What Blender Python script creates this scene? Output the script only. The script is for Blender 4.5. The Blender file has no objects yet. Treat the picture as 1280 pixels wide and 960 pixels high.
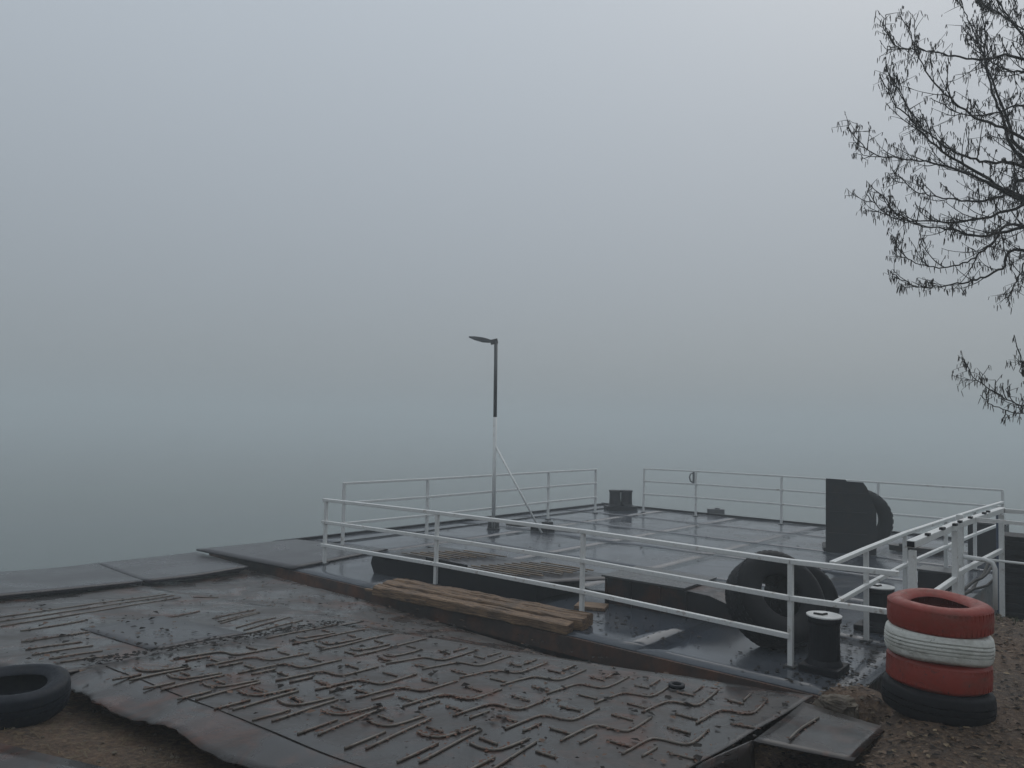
import bpy, math, random
import numpy as np
from mathutils import Vector, Matrix, noise

random.seed(7)
S = bpy.context.scene
COL = S.collection

# ------------------------------------------------------------------ camera
PITCH, ROLL, CAM_H = math.radians(3.0), math.radians(1.3), 2.25
f = Vector((0, math.cos(PITCH), math.sin(PITCH)))
r0 = Vector((1, 0, 0)); u0 = r0.cross(f)
r = r0 * math.cos(ROLL) + u0 * math.sin(ROLL)
u = u0 * math.cos(ROLL) - r0 * math.sin(ROLL)
cd = bpy.data.cameras.new('camera')
cd.sensor_width = 36.0
cd.lens = 36.0 * 965.0 / 1280.0
cd.clip_end = 3000
cam = bpy.data.objects.new('camera', cd)
COL.objects.link(cam)
M = Matrix((r, u, -f)).transposed().to_4x4()
M.translation = Vector((0, 0, CAM_H))
cam.matrix_world = M
S.camera = cam

# ------------------------------------------------------------------ world, sun, exposure
SUN_EL, SUN_AZ = math.radians(48), math.radians(35)
W = bpy.data.worlds.new('World'); S.world = W; W.use_nodes = True
nt = W.node_tree; nt.nodes.clear()
sky = nt.nodes.new('ShaderNodeTexSky'); sky.sky_type = 'NISHITA'; sky.sun_disc = False
sky.sun_elevation = SUN_EL; sky.sun_rotation = SUN_AZ
sky.dust_density = 4.0
mix = nt.nodes.new('ShaderNodeMixRGB'); mix.inputs[0].default_value = 0.88
tcw = nt.nodes.new('ShaderNodeTexCoord'); sep = nt.nodes.new('ShaderNodeSeparateXYZ')   # standard overcast sky: (1 + 2 sin h) / 3
nt.links.new(tcw.outputs['Generated'], sep.inputs[0])
mr = nt.nodes.new('ShaderNodeMapRange'); mr.inputs['To Min'].default_value = 1 / 3; mr.inputs['To Max'].default_value = 1.0
nt.links.new(sep.outputs['Z'], mr.inputs['Value'])
oc = nt.nodes.new('ShaderNodeMixRGB'); oc.blend_type = 'MULTIPLY'; oc.inputs[0].default_value = 1.0
oc.inputs[1].default_value = (9.0, 9.95, 10.9, 1)
nt.links.new(mr.outputs[0], oc.inputs[2]); nt.links.new(oc.outputs[0], mix.inputs[2])
bg = nt.nodes.new('ShaderNodeBackground'); bg.inputs[1].default_value = 0.085
wo = nt.nodes.new('ShaderNodeOutputWorld')
nt.links.new(sky.outputs[0], mix.inputs[1]); nt.links.new(mix.outputs[0], bg.inputs[0])
nt.links.new(bg.outputs[0], wo.inputs[0])
sd = bpy.data.lights.new('sun', 'SUN'); sd.energy = 0.5; sd.angle = math.radians(50)
sd.color = (1.0, 0.97, 0.93)
sun = bpy.data.objects.new('sun', sd); COL.objects.link(sun)
sdir = Vector((math.sin(SUN_AZ) * math.cos(SUN_EL), math.cos(SUN_AZ) * math.cos(SUN_EL), math.sin(SUN_EL)))
sun.rotation_euler = sdir.to_track_quat('Z', 'Y').to_euler()
sun.location = (0, 0, 60)
vs = S.view_settings
vs.view_transform = 'Standard'; vs.look = 'None'; vs.gamma = 1; vs.use_curve_mapping = False
vs.exposure = 0.0
S.render.engine = 'CYCLES'
S.cycles.use_denoising = True
S.cycles.max_bounces = 8
S.cycles.volume_bounces = 3
S.cycles.caustics_reflective = False; S.cycles.caustics_refractive = False

# ------------------------------------------------------------------ materials
def new_mat(name):
    m = bpy.data.materials.new(name); m.use_nodes = True
    n = m.node_tree; n.nodes.clear()
    out = n.nodes.new('ShaderNodeOutputMaterial'); b = n.nodes.new('ShaderNodeBsdfPrincipled')
    n.links.new(b.outputs[0], out.inputs[0])
    return m, n, b

def tex(n, scale, detail=4, rough=0.55, space='Object', stretch=None, dist=0.0):
    tc = n.nodes.new('ShaderNodeTexCoord')
    if space == 'World':
        g = n.nodes.new('ShaderNodeNewGeometry'); src = g.outputs['Position']
    else:
        src = tc.outputs[space]
    if stretch:
        mp = n.nodes.new('ShaderNodeMapping')
        mp.inputs['Scale'].default_value = stretch[:3]
        if len(stretch) > 3: mp.inputs['Rotation'].default_value[2] = stretch[3]
        n.links.new(src, mp.inputs[0]); src = mp.outputs[0]
    t = n.nodes.new('ShaderNodeTexNoise')
    t.inputs['Scale'].default_value = scale; t.inputs['Detail'].default_value = detail
    t.inputs['Roughness'].default_value = rough; t.inputs['Distortion'].default_value = dist
    n.links.new(src, t.inputs['Vector'])
    return t.outputs['Fac']

def ramp(n, fac, stops):
    c = n.nodes.new('ShaderNodeValToRGB'); e = c.color_ramp.elements
    while len(e) < len(stops): e.new(0.5)
    for el, (p, col) in zip(e, stops):
        el.position = p; el.color = (*col, 1) if isinstance(col, tuple) else (col, col, col, 1)
    n.links.new(fac, c.inputs[0])
    return c.outputs[0]

def mixc(n, fac, a, b):
    x = n.nodes.new('ShaderNodeMixRGB')
    for s, v in ((1, a), (2, b)):
        if isinstance(v, tuple): x.inputs[s].default_value = (*v, 1)
        else: n.links.new(v, x.inputs[s])
    if isinstance(fac, float): x.inputs[0].default_value = fac
    else: n.links.new(fac, x.inputs[0])
    return x.outputs[0]

def bump(n, b, h, strength, dist=0.01):
    k = n.nodes.new('ShaderNodeBump'); k.inputs['Strength'].default_value = strength
    k.inputs['Distance'].default_value = dist
    n.links.new(h, k.inputs['Height']); n.links.new(k.outputs[0], b.inputs['Normal'])

MAT = {}
def paint(name, col, dirt, rough=0.45, dscale=6.0, dlo=0.55, dhi=0.75, space='World', bumpk=0.15, spec=0.5, chip=False):
    m, n, b = new_mat(name)
    b.inputs['Specular IOR Level'].default_value = spec
    k = ramp(n, tex(n, dscale, 6, 0.65, space), [(dlo, 0.0), (dhi, 1.0)])
    k2 = tex(n, dscale * 5, 4, 0.6, space)
    c = mixc(n, k, col, dirt)
    c = mixc(n, ramp(n, k2, [(0.35, 0.0), (0.8, 0.35)]), c, tuple(x * 0.6 for x in col))
    if chip:
        ck = tex(n, 17, 5, 0.7, space, None, 1.5)
        c = mixc(n, ramp(n, ck, [(0.62, 0.0), (0.68, 0.85)]), c, (0.03, 0.026, 0.024))
        c = mixc(n, ramp(n, tex(n, 5, 5, 0.7, space, (1, 1, 2.5)), [(0.5, 0.0), (0.75, 0.55)]), c, (0.09, 0.065, 0.045))
    n.links.new(c, b.inputs['Base Color'])
    n.links.new(ramp(n, k2, [(0.3, rough - 0.12), (0.7, rough + 0.12)]), b.inputs['Roughness'])
    bump(n, b, k2, bumpk, 0.004)
    MAT[name] = m
    return m

paint('white_paint', (0.68, 0.68, 0.66), (0.22, 0.15, 0.10), 0.4, 9, 0.60, 0.74)
paint('black_paint', (0.005, 0.0055, 0.009), (0.013, 0.010, 0.009), 0.5, 5, spec=0.22)
paint('rusty_black', (0.016, 0.015, 0.018), (0.06, 0.026, 0.016), 0.45, 3.0, 0.48, 0.66, spec=0.35)
paint('rust_edge', (0.045, 0.03, 0.025), (0.13, 0.05, 0.025), 0.6, 2.2, 0.45, 0.65)
paint('rubber', (0.006, 0.006, 0.008), (0.012, 0.011, 0.010), 0.6, 8, spec=0.2)
paint('rubber_blue', (0.007, 0.010, 0.016), (0.020, 0.019, 0.018), 0.6, 8, spec=0.25)
paint('rubber_red', (0.235, 0.023, 0.010), (0.17, 0.030, 0.015), 0.5, 7, 0.5, 0.75, bumpk=0.3, chip=True)
paint('rubber_white', (0.62, 0.62, 0.57), (0.27, 0.25, 0.20), 0.55, 7, 0.5, 0.78, bumpk=0.3, chip=True)
paint('dark_steel', (0.055, 0.058, 0.06), (0.05, 0.035, 0.03), 0.4, 6)
paint('grey_metal', (0.12, 0.125, 0.13), (0.07, 0.06, 0.05), 0.4, 6)
paint('rope_fibre', (0.035, 0.033, 0.03), (0.10, 0.09, 0.07), 0.8, 20)
paint('bark', (0.03, 0.027, 0.024), (0.05, 0.045, 0.04), 0.85, 12, bumpk=0.6)
paint('catkin', (0.035, 0.026, 0.020), (0.05, 0.035, 0.025), 0.85, 30)
paint('leaf_brown', (0.085, 0.045, 0.022), (0.14, 0.085, 0.045), 0.65, 9, 0.4, 0.6)
paint('leaf_dark', (0.009, 0.0065, 0.005), (0.022, 0.013, 0.008), 0.7, 9, 0.5, 0.65, spec=0.2)
paint('leaf_rusty', (0.11, 0.055, 0.028), (0.05, 0.028, 0.016), 0.65, 9, 0.4, 0.6)
paint('leaf_pale', (0.21, 0.15, 0.085), (0.10, 0.07, 0.04), 0.7, 9, 0.4, 0.6)
paint('straw', (0.14, 0.105, 0.05), (0.07, 0.055, 0.03), 0.75, 9, 0.4, 0.6)
paint('moss', (0.03, 0.042, 0.014), (0.055, 0.06, 0.02), 0.85, 9, 0.4, 0.6)
paint('concrete', (0.13, 0.105, 0.075), (0.06, 0.045, 0.032), 0.8, 4, 0.45, 0.65, bumpk=0.8)
paint('bar_steel', (0.12, 0.102, 0.082), (0.07, 0.034, 0.020), 0.36, 4, 0.5, 0.62)
paint('rod_steel', (0.19, 0.13, 0.075), (0.06, 0.04, 0.026), 0.6, 6, 0.42, 0.6)

def wet_metal(name, c1, c2, rust, rust_lo, rust_hi, r_lo, r_hi, pud=1.6, bumpk=0.12, spec=0.5):
    m, n, b = new_mat(name)
    big = tex(n, pud, 5, 0.55, 'World', None, 0.6)
    fine = tex(n, 26, 5, 0.65, 'World')
    col = mixc(n, ramp(n, big, [(0.35, 0.0), (0.65, 1.0)]), c1, c2)
    rk = ramp(n, tex(n, 2.3, 7, 0.7, 'World', (1, 1, 1), 0.8), [(rust_lo, 0.0), (rust_hi, 1.0)])
    col = mixc(n, rk, col, rust)
    col = mixc(n, ramp(n, fine, [(0.45, 0.0), (0.75, 0.5)]), col, tuple(x * 0.45 for x in c1))
    n.links.new(col, b.inputs['Base Color'])
    n.links.new(ramp(n, big, [(0.36, r_lo), (0.62, r_hi)]), b.inputs['Roughness'])
    b.inputs['Specular IOR Level'].default_value = spec
    bh = n.nodes.new('ShaderNodeMath'); bh.operation = 'MULTIPLY'
    n.links.new(fine, bh.inputs[0]); n.links.new(ramp(n, big, [(0.40, 0.05), (0.62, 1.0)]), bh.inputs[1])
    bump(n, b, bh.outputs[0], bumpk, 0.006)
    MAT[name] = m
wet_metal('wet_deck', (0.050, 0.060, 0.076), (0.066, 0.070, 0.078), (0.075, 0.05, 0.034), 0.60, 0.76, 0.10, 0.28, 0.9)
wet_metal('ramp_steel', (0.021, 0.0175, 0.0165), (0.034, 0.026, 0.022), (0.085, 0.031, 0.016), 0.51, 0.67, 0.15, 0.46, 1.8, 0.45, 0.46)
wet_metal('plate_steel', (0.027, 0.025, 0.029), (0.037, 0.034, 0.037), (0.06, 0.04, 0.03), 0.66, 0.8, 0.24, 0.36, 0.8, 0.05, 0.36)

def wood():
    m, n, b = new_mat('old_wood')
    g = tex(n, 3.0, 8, 0.7, 'Object', (1.2, 22, 22), 1.2)
    k = tex(n, 3.0, 4, 0.6, 'Object')
    c = ramp(n, g, [(0.34, (0.022, 0.012, 0.007)), (0.45, (0.11, 0.060, 0.030)), (0.64, (0.30, 0.185, 0.095))])
    c = mixc(n, ramp(n, k, [(0.5, 0.0), (0.75, 0.7)]), c, (0.05, 0.034, 0.024))
    n.links.new(c, b.inputs['Base Color']); b.inputs['Roughness'].default_value = 0.6
    bump(n, b, g, 0.8, 0.012)
    MAT['old_wood'] = m
wood()

def soil():
    m, n, b = new_mat('soil')
    a = tex(n, 1.2, 7, 0.65, 'World'); d = tex(n, 30, 6, 0.7, 'World')
    c = ramp(n, d, [(0.36, (0.020, 0.011, 0.006)), (0.5, (0.075, 0.044, 0.024)), (0.66, (0.19, 0.125, 0.07))])
    c = mixc(n, ramp(n, a, [(0.42, 0.0), (0.64, 0.6)]), c, (0.165, 0.09, 0.045))
    n.links.new(c, b.inputs['Base Color']); b.inputs['Roughness'].default_value = 0.75
    bump(n, b, d, 1.0, 0.05)
    MAT['soil'] = m
soil()

def water():
    m, n, b = new_mat('river_water')
    b.inputs['Base Color'].default_value = (0.070, 0.096, 0.090, 1)
    b.inputs['Roughness'].default_value = 0.02; b.inputs['IOR'].default_value = 1.33
    t = tex(n, 0.9, 2, 0.4, 'World', (1.0, 1.0, 1.0))
    bump(n, b, t, 0.02, 0.02)
    MAT['river_water'] = m
water()

# ------------------------------------------------------------------ mesh helpers
class MB:
    def __init__(s): s.v = []; s.f = []
    def add(s, vs, fs):
        k = len(s.v); s.v += [tuple(x) for x in vs]; s.f += [tuple(i + k for i in q) for q in fs]
        return s
    def box(s, c, size, ax=None, ay=None, az=None):
        c = Vector(c); ax = Vector(ax or (1, 0, 0)).normalized()
        az = Vector(az or (0, 0, 1)).normalized(); ay = Vector(ay) if ay else az.cross(ax)
        hx, hy, hz = (x / 2 for x in size)
        vs = [c + ax * (i * hx) + ay * (j * hy) + az * (k * hz) for k in (-1, 1) for j in (-1, 1) for i in (-1, 1)]
        return s.add(vs, [(0, 2, 3, 1), (4, 5, 7, 6), (0, 1, 5, 4), (1, 3, 7, 5), (3, 2, 6, 7), (2, 0, 4, 6)])
    def beam(s, a, b, w, h, up=(0, 0, 1)):
        a, b = Vector(a), Vector(b); d = b - a
        ax = d.normalized(); up = Vector(up)
        ay = up.cross(ax).normalized(); az = ax.cross(ay)
        return s.box((a + b) / 2, (d.length, w, h), ax, ay, az)
    def tube(s, pts, rad, n=6, cap=True):
        pts = [Vector(p) for p in pts]
        if not isinstance(rad, (list, tuple)): rad = [rad] * len(pts)
        rings = []; prev = None
        for i, p in enumerate(pts):
            d = (pts[min(i + 1, len(pts) - 1)] - pts[max(i - 1, 0)]).normalized()
            if prev is None:
                a = d.orthogonal().normalized()
            else:
                a = (prev - d * prev.dot(d))
                a = a.normalized() if a.length > 1e-6 else d.orthogonal().normalized()
            prev = a; b = d.cross(a)
            rings.append([p + (a * math.cos(t) + b * math.sin(t)) * rad[i] for t in (2 * math.pi * k / n for k in range(n))])
        vs = [x for q in rings for x in q]; fs = []
        for i in range(len(pts) - 1):
            for k in range(n):
                k2 = (k + 1) % n
                fs.append((i * n + k, i * n + k2, (i + 1) * n + k2, (i + 1) * n + k))
        if cap:
            fs.append(tuple(reversed(range(n)))); fs.append(tuple((len(pts) - 1) * n + k for k in range(n)))
        return s.add(vs, fs)
    def lathe(s, prof, n=48, closed=True, mat=None):
        """profile of (radius, z) round local z"""
        vs = []; m = len(prof); mat = mat or Matrix()
        for k in range(n):
            t = 2 * math.pi * k / n
            vs += [mat @ Vector((rr * math.cos(t), rr * math.sin(t), z)) for rr, z in prof]
        fs = []
        for k in range(n):
            k2 = (k + 1) % n
            for i in range(m if closed else m - 1):
                j = (i + 1) % m
                fs.append((k * m + i, k2 * m + i, k2 * m + j, k * m + j))
        return s.add(vs, fs)
    def build(s, name, mat, parent=None, smooth=False, bevel=0.0, label=None):
        me = bpy.data.meshes.new(name); me.from_pydata(s.v, [], s.f); me.update()
        me.materials.append(MAT[mat] if isinstance(mat, str) else mat)
        if smooth:
            for p in me.polygons: p.use_smooth = True
        o = bpy.data.objects.new(name, me); COL.objects.link(o)
        if parent:
            o.parent = parent
            o.matrix_parent_inverse = Matrix.Translation(-parent.location) if not parent.parent else Matrix()
        if bevel:
            b = o.modifiers.new('bevel', 'BEVEL'); b.width = bevel; b.segments = 2; b.limit_method = 'ANGLE'
        if label: o['label'] = label
        return o

def thing(name, label, cat, loc=(0, 0, 0), group=None):
    o = bpy.data.objects.new(name, None); COL.objects.link(o); o.location = loc
    o.empty_display_size = 0.1
    return tag(o, label, cat, group)
def tag(o, label, cat, group=None):
    o['label'] = label; o['category'] = cat
    if group: o['group'] = group
    return o

# ------------------------------------------------------------------ frames of reference
A = Vector((-2.95, 11.5, 0))                               # front left corner of the pontoon deck
aU = math.radians(-40); U = Vector((math.cos(aU), math.sin(aU), 0)); V = Vector((-U.y, U.x, 0))
def D(s, v, z=0.0): return A + U * s + V * v + Vector((0, 0, z))
O = Vector((-2.93, 5.70, 0))                               # left near corner of the treaded ramp
aP = math.radians(-29); P = Vector((math.cos(aP), math.sin(aP), 0)); Q = Vector((-P.y, P.x, 0))
def plane_z(x, y):
    z = 0.945 - 0.0284 * x - 0.1038 * y
    k = 0.04
    return k * math.log(math.exp(min(z, 2) / k) + math.exp(-0.06 / k))
def RP(p, q, h=0.0):
    w = O + P * p + Q * q
    w.z = plane_z(w.x, w.y) + h
    return w
def sst(a, b, x):
    t = max(0.0, min(1.0, (x - a) / (b - a))); return t * t * (3 - 2 * t)
def lerp(a, b, t): return a + (b - a) * t

# ------------------------------------------------------------------ ground, water
WATER_Z = -0.62
def ground_z(x, y):
    w = Vector((x, y, 0)); d = w - A; s, v = d.dot(U), d.dot(V)
    e = w - O; p, q = e.dot(P), e.dot(Q)
    nz = noise.fractal(Vector((x * 0.8, y * 0.8, 3.1)), 1.0, 2.0, 4) * 0.05 + noise.noise(Vector((x * 4, y * 4, 0))) * 0.02 + noise.noise(Vector((x * 9, y * 9, 7))) * 0.012
    # bank in front of the pontoon, under the ramps
    zl = min(plane_z(x, y) - 0.16, 0.42)
    if q < 0: zl = min(zl, 0.42 - 0.02 * min(-q, 3) )
    zl = lerp(zl, -1.6, sst(-1.6, 0.1, v))
    zl = lerp(zl, -1.8, sst(-3.9, -5.2, p))
    # higher bank to the right
    edge = 2.6 + 0.35 * math.sin(s * 1.3) + 0.05 * max(0, s - 8)
    zr = lerp(0.5, -1.7, sst(edge - 0.3, edge + 1.7, v))
    k = max(sst(4.62, 5.25, p) * sst(7.55, 8.15, s), sst(4.6, 5.3, p) * sst(-1.6, -2.1, v))
    if v > -0.6: k = sst(7.75, 8.2, s)
    zz = lerp(zl, zr, k)
    zz = max(zz, 0.40 * math.exp(-(((x - 2.52) / 0.34) ** 4 + ((y - 5.62) / 0.30) ** 4)) + zz * 0.0 - 0.0) if 1.9 < x < 3.2 and 5.0 < y < 6.3 and zz < 0.40 else zz
    return zz + nz
def axis(fine0, fine1, step, far):
    a = list(np.arange(fine0, fine1 + 1e-6, step)); d = step
    lo, hi = a[0], a[-1]; L, Hh = [], []
    while lo > -far: d *= 1.35; lo -= d; L.append(lo)
    d = step
    while hi < far: d *= 1.35; hi += d; Hh.append(hi)
    return L[::-1] + a + Hh
xs = axis(-5.5, 7.5, 0.09, 75); ys = [y for y in axis(2.6, 12.0, 0.09, 75) if y < 45]
mb = MB()
for y in ys:
    for x in xs: mb.v.append((x, y, ground_z(x, y)))
nx = len(xs)
for j in range(len(ys) - 1):
    for i in range(nx - 1):
        mb.f.append((j * nx + i, j * nx + i + 1, (j + 1) * nx + i + 1, (j + 1) * nx + i))
g = mb.build('ground', 'soil', smooth=True); g['kind'] = 'structure'
w = MB().add([(-900, -900, WATER_Z), (900, -900, WATER_Z), (900, 900, WATER_Z), (-900, 900, WATER_Z)], [(0, 1, 2, 3)]).build('water', 'river_water')
w['kind'] = 'structure'

# ------------------------------------------------------------------ haze
hz = MB().box((0, 0, 4.0), (1900, 1900, 13.0)).build('haze', 'soil')
hm = bpy.data.materials.new('fog'); hm.use_nodes = True; hn = hm.node_tree; hn.nodes.clear()
ho = hn.nodes.new('ShaderNodeOutputMaterial'); hv = hn.nodes.new('ShaderNodeVolumePrincipled')
hv.inputs['Color'].default_value = (0.80, 0.85, 0.865, 1); hv.inputs['Density'].default_value = 0.0076
hv.inputs['Anisotropy'].default_value = 0.2; hv.inputs['Density Attribute'].default_value = ''
hv.inputs['Temperature Attribute'].default_value = ''; hv.inputs['Color Attribute'].default_value = ''
hn.links.new(hv.outputs[0], ho.inputs['Volume'])
hm.cycles.homogeneous_volume = True
hz.data.materials.clear(); hz.data.materials.append(hm); hz['kind'] = 'stuff'

# ------------------------------------------------------------------ pontoon
S0, S1, V0, V1 = -2.75, 7.62, 0.0, 12.1
pon = thing('pontoon', 'broad floating steel pontoon with a wet dark deck moored at the bank', 'pontoon', D(2.4, 6, -0.8))
mb = MB(); mb.box(D((S0 + S1) / 2, (V0 + V1) / 2, -0.56), (S1 - S0 - 0.06, V1 - V0 - 0.06, 1.06), U, V)
mb.build('hull', 'rusty_black', pon)
ns, nv = 5, 6
for i in range(ns):
    for j in range(nv):
        a0, a1 = lerp(S0, S1, i / ns), lerp(S0, S1, (i + 1) / ns)
        b0, b1 = lerp(V0, V1, j / nv), lerp(V0, V1, (j + 1) / nv)
        mb = MB(); n = 9; gap = 0.0012
        for k in range(n):
            for l in range(n):
                ss = lerp(a0 + gap, a1 - gap, l / (n - 1)); vv = lerp(b0 + gap, b1 - gap, k / (n - 1))
                z = 0.004 * noise.noise(Vector((ss * 0.9, vv * 0.9, 5))) - 0.002 + 0.0002 * ((i * 3 + j * 5) % 4)
                mb.v.append(tuple(D(ss, vv, z)))
        mb.f += [(k * n + l, k * n + l + 1, (k + 1) * n + l + 1, (k + 1) * n + l) for k in range(n - 1) for l in range(n - 1)]
        o = mb.build('deck_plate', 'wet_deck', pon, smooth=True)
        so = o.modifiers.new('thick', 'SOLIDIFY'); so.thickness = 0.02; so.offset = -1
# welded kerb on the outer edge of the deck, rusty front strake
MB().beam(D(S0, -0.015, -0.11), D(S1, -0.015, -0.11), 0.03, 0.19).build('front_strake', 'rust_edge', pon)
MB().beam(D(S0 + 0.0, V1 - 0.05, 0.025), D(S1, V1 - 0.05, 0.025), 0.08, 0.05).build('far_kerb', 'black_paint', pon)
MB().beam(D(S0 + 0.05, 1.2, 0.02), D(S0 + 0.05, V1 - 0.1, 0.02), 0.08, 0.04).build('side_kerb', 'black_paint', pon)
MB().beam(D(S0 + 0.75, 0.9, 0.012), D(S0 + 0.65, V1 - 0.6, 0.012), 0.035, 0.02).build('weld_bar', 'dark_steel', pon)

# lifted plate on the left front corner of the deck
def quad_plate(name, mat, corners, n, m, thick, wob=0.006, parent=None, seed=0.0, shape=None):
    """corners a(0,0) b(1,0) c(1,1) d(0,1) -> grid sheet with thickness"""
    a, b, c, d = [Vector(x) for x in corners]; mb = MB()
    for j in range(m + 1):
        for i in range(n + 1):
            t, k = i / n, j / m
            pnt = (a * (1 - t) + b * t) * (1 - k) + (d * (1 - t) + c * t) * k
            pnt = pnt + Vector((0, 0, wob * noise.noise(Vector((pnt.x * 1.3, pnt.y * 1.3, seed)))))
            if shape: pnt = shape(pnt, t, k)
            mb.v.append(tuple(pnt))
    mb.f += [(j * (n + 1) + i, j * (n + 1) + i + 1, (j + 1) * (n + 1) + i + 1, (j + 1) * (n + 1) + i) for j in range(m) for i in range(n)]
    o = mb.build(name, mat, parent, smooth=True)
    so = o.modifiers.new('thick', 'SOLIDIFY'); so.thickness = thick; so.offset = -1
    return o
o = quad_plate('steel_plate', 'plate_steel', [D(-2.45, -0.42, 0.10), D(-0.3, -0.06, 0.035), D(-0.75, 2.2, 0.028), D(-2.6, 1.6, 0.045)], 14, 10, 0.03, 0.006)
tag(o, 'warped steel plate lifted at the left corner of the pontoon deck', 'steel plate')

# ------------------------------------------------------------------ railings
def railing(name, label, pts, hts, top_h, post=0.06, rail=0.055, ends=(0, 0), skip_rails=None, posts=None):
    t = thing(name, label, 'railing', pts[0])
    posts = range(len(pts)) if posts is None else posts
    for i in posts:
        p = Vector(pts[i])
        up = Vector((0.004 * random.uniform(-1, 1), 0.004 * random.uniform(-1, 1), 1))
        dirn = (Vector(pts[min(i + 1, len(pts) - 1)]) - Vector(pts[max(i - 1, 0)])).normalized()
        po = MB().box(p + Vector((0, 0, top_h / 2 - 0.014)), (post, post, top_h - 0.03), dirn, None, up).build('post', 'white_paint', t, bevel=0.006)
        MB().box(p + Vector((0, 0, 0.008)), (post * 2.1, post * 2.1, 0.016), dirn).build('foot_plate', 'dark_steel', t)
    n = Vector(pts[-1]) - Vector(pts[0]); side = Vector((n.y, -n.x, 0)).normalized() * (post * 0.5 + rail * 0.3)
    for k, h in enumerate(hts):
        hi = len(pts) - 1
        if skip_rails and k in skip_rails: hi = skip_rails[k]
        for i in range(hi):
            a, b = Vector(pts[i]), Vector(pts[i + 1]); d = (b - a).normalized()
            if i == 0: a = a - d * ends[0]
            if i == len(pts) - 2: b = b + d * ends[1]
            off = Vector((0, 0, h)) + (side * 0.0 if k == 0 else side * 0.35)
            MB().beam(a + off + d * 0.001, b + off - d * 0.001, rail * (1.15 if k == 0 else 0.9), rail * (0.8 if k == 0 else 0.85)).build('rail', 'white_paint', t, bevel=0.005)
    return t
front = [(-2.88, 12.24, 0), (-1.0, 10.86, 0), (0.89, 9.30, 0), (2.72, 7.50, 0), (3.50, 6.98, 0)]
ft = railing('railing', 'white three rail railing along the front deck edge behind the old timbers', front, (0.995, 0.65, 0.29), 1.0, 0.05, 0.058, (0.06, 0.0), {2: 3}, posts=(0, 1, 2, 3))
left = [(-2.95, 13.86, 0), (-1.62, 15.37, 0), (-0.36, 16.95, 0), (0.93, 18.60, 0), (2.23, 20.15, 0)]
railing('railing', 'white three rail railing running past the lamp post', left, (1.13, 0.78, 0.42), 1.135, 0.05, 0.052, (0.03, 0.03), posts=(0, 1, 3, 4))
far = [(3.57, 20.66, 0), (4.80, 20.0, 0), (6.55, 18.7, 0), (8.16, 17.19, 0), (9.91, 15.6, 0)]
railing('railing', 'white railing on the far deck edge behind the upright steel plate', far, (1.15, 0.82, 0.48), 1.155, 0.05, 0.05, (0.02, 0.02))
right = [(3.12, 7.50, 0), (3.89, 8.47, 0), (5.02, 9.86, 0), (6.47, 11.52, 0), (7.80, 13.02, 0), (9.35, 14.73, 0)]
railing('railing', 'white railing along the deck side next to the mossy bank', right, (0.985, 0.60, 0.26), 0.99, 0.05, 0.052, (0, 0.02), {2: 0}, posts=(1, 2, 3, 4, 5))

# small life ring hook on the far railing
hk = MB(); hk.tube([(4.72, 20.02, 1.1), (4.66, 20.0, 1.08), (4.63, 20.0, 1.0), (4.66, 20.0, 0.9), (4.72, 20.02, 0.86)], 0.02, 6)
hk.box((4.74, 20.02, 0.98), (0.05, 0.03, 0.3))
tag(hk.build('mooring_hook', 'grey_metal'), 'small grey hook fixed to the second post of the far railing', 'hook')

# ------------------------------------------------------------------ lamp post
lp = thing('lamp_post', 'slim lamp post with white lower pole, dark upper pole and flat lamp head', 'lamp post', (-0.33, 16.72, 0))
bx, by = -0.33, 16.72
MB().tube([(bx, by, 0.02), (bx - 0.02, by, 2.40)], 0.042, 12).build('lower_pole', 'white_paint', lp, smooth=True)
MB().tube([(bx - 0.02, by, 2.40), (bx - 0.04, by, 4.06)], 0.040, 12).build('upper_pole', 'dark_steel', lp, smooth=True)
MB().box((bx, by, 0.012), (0.28, 0.28, 0.024)).box((bx, by, 0.08), (0.24, 0.02, 0.14)).box((bx, by, 0.08), (0.02, 0.24, 0.14)).build('foot_plate', 'dark_steel', lp)
MB().beam((bx - 0.0, by, 4.06), (bx - 0.16, by, 4.02), 0.07, 0.11).build('arm', 'dark_steel', lp, bevel=0.01)
hd = MB()
prof = [(-0.14, 4.045, 0.035, 0.03), (-0.24, 4.06, 0.05, 0.045), (-0.34, 4.075, 0.09, 0.05), (-0.50, 4.105, 0.10, 0.035), (-0.63, 4.13, 0.06, 0.012)]
for (dx, z, hw, hh) in prof:
    hd.v += [(bx + dx, by - hw, z - hh), (bx + dx, by + hw, z - hh), (bx + dx, by + hw * 0.8, z + hh), (bx + dx, by - hw * 0.8, z + hh)]
for i in range(len(prof) - 1):
    for k in range(4): hd.f.append((i * 4 + k, i * 4 + (k + 1) % 4, (i + 1) * 4 + (k + 1) % 4, (i + 1) * 4 + k))
hd.f += [(3, 2, 1, 0), (16, 17, 18, 19)]
hd.build('lamp_head', 'dark_steel', lp, bevel=0.006)
MB().tube([(bx - 0.01, by, 1.80), (0.69, 16.20, 0.01)], 0.022, 8).build('brace', 'white_paint', lp, smooth=True)

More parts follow.
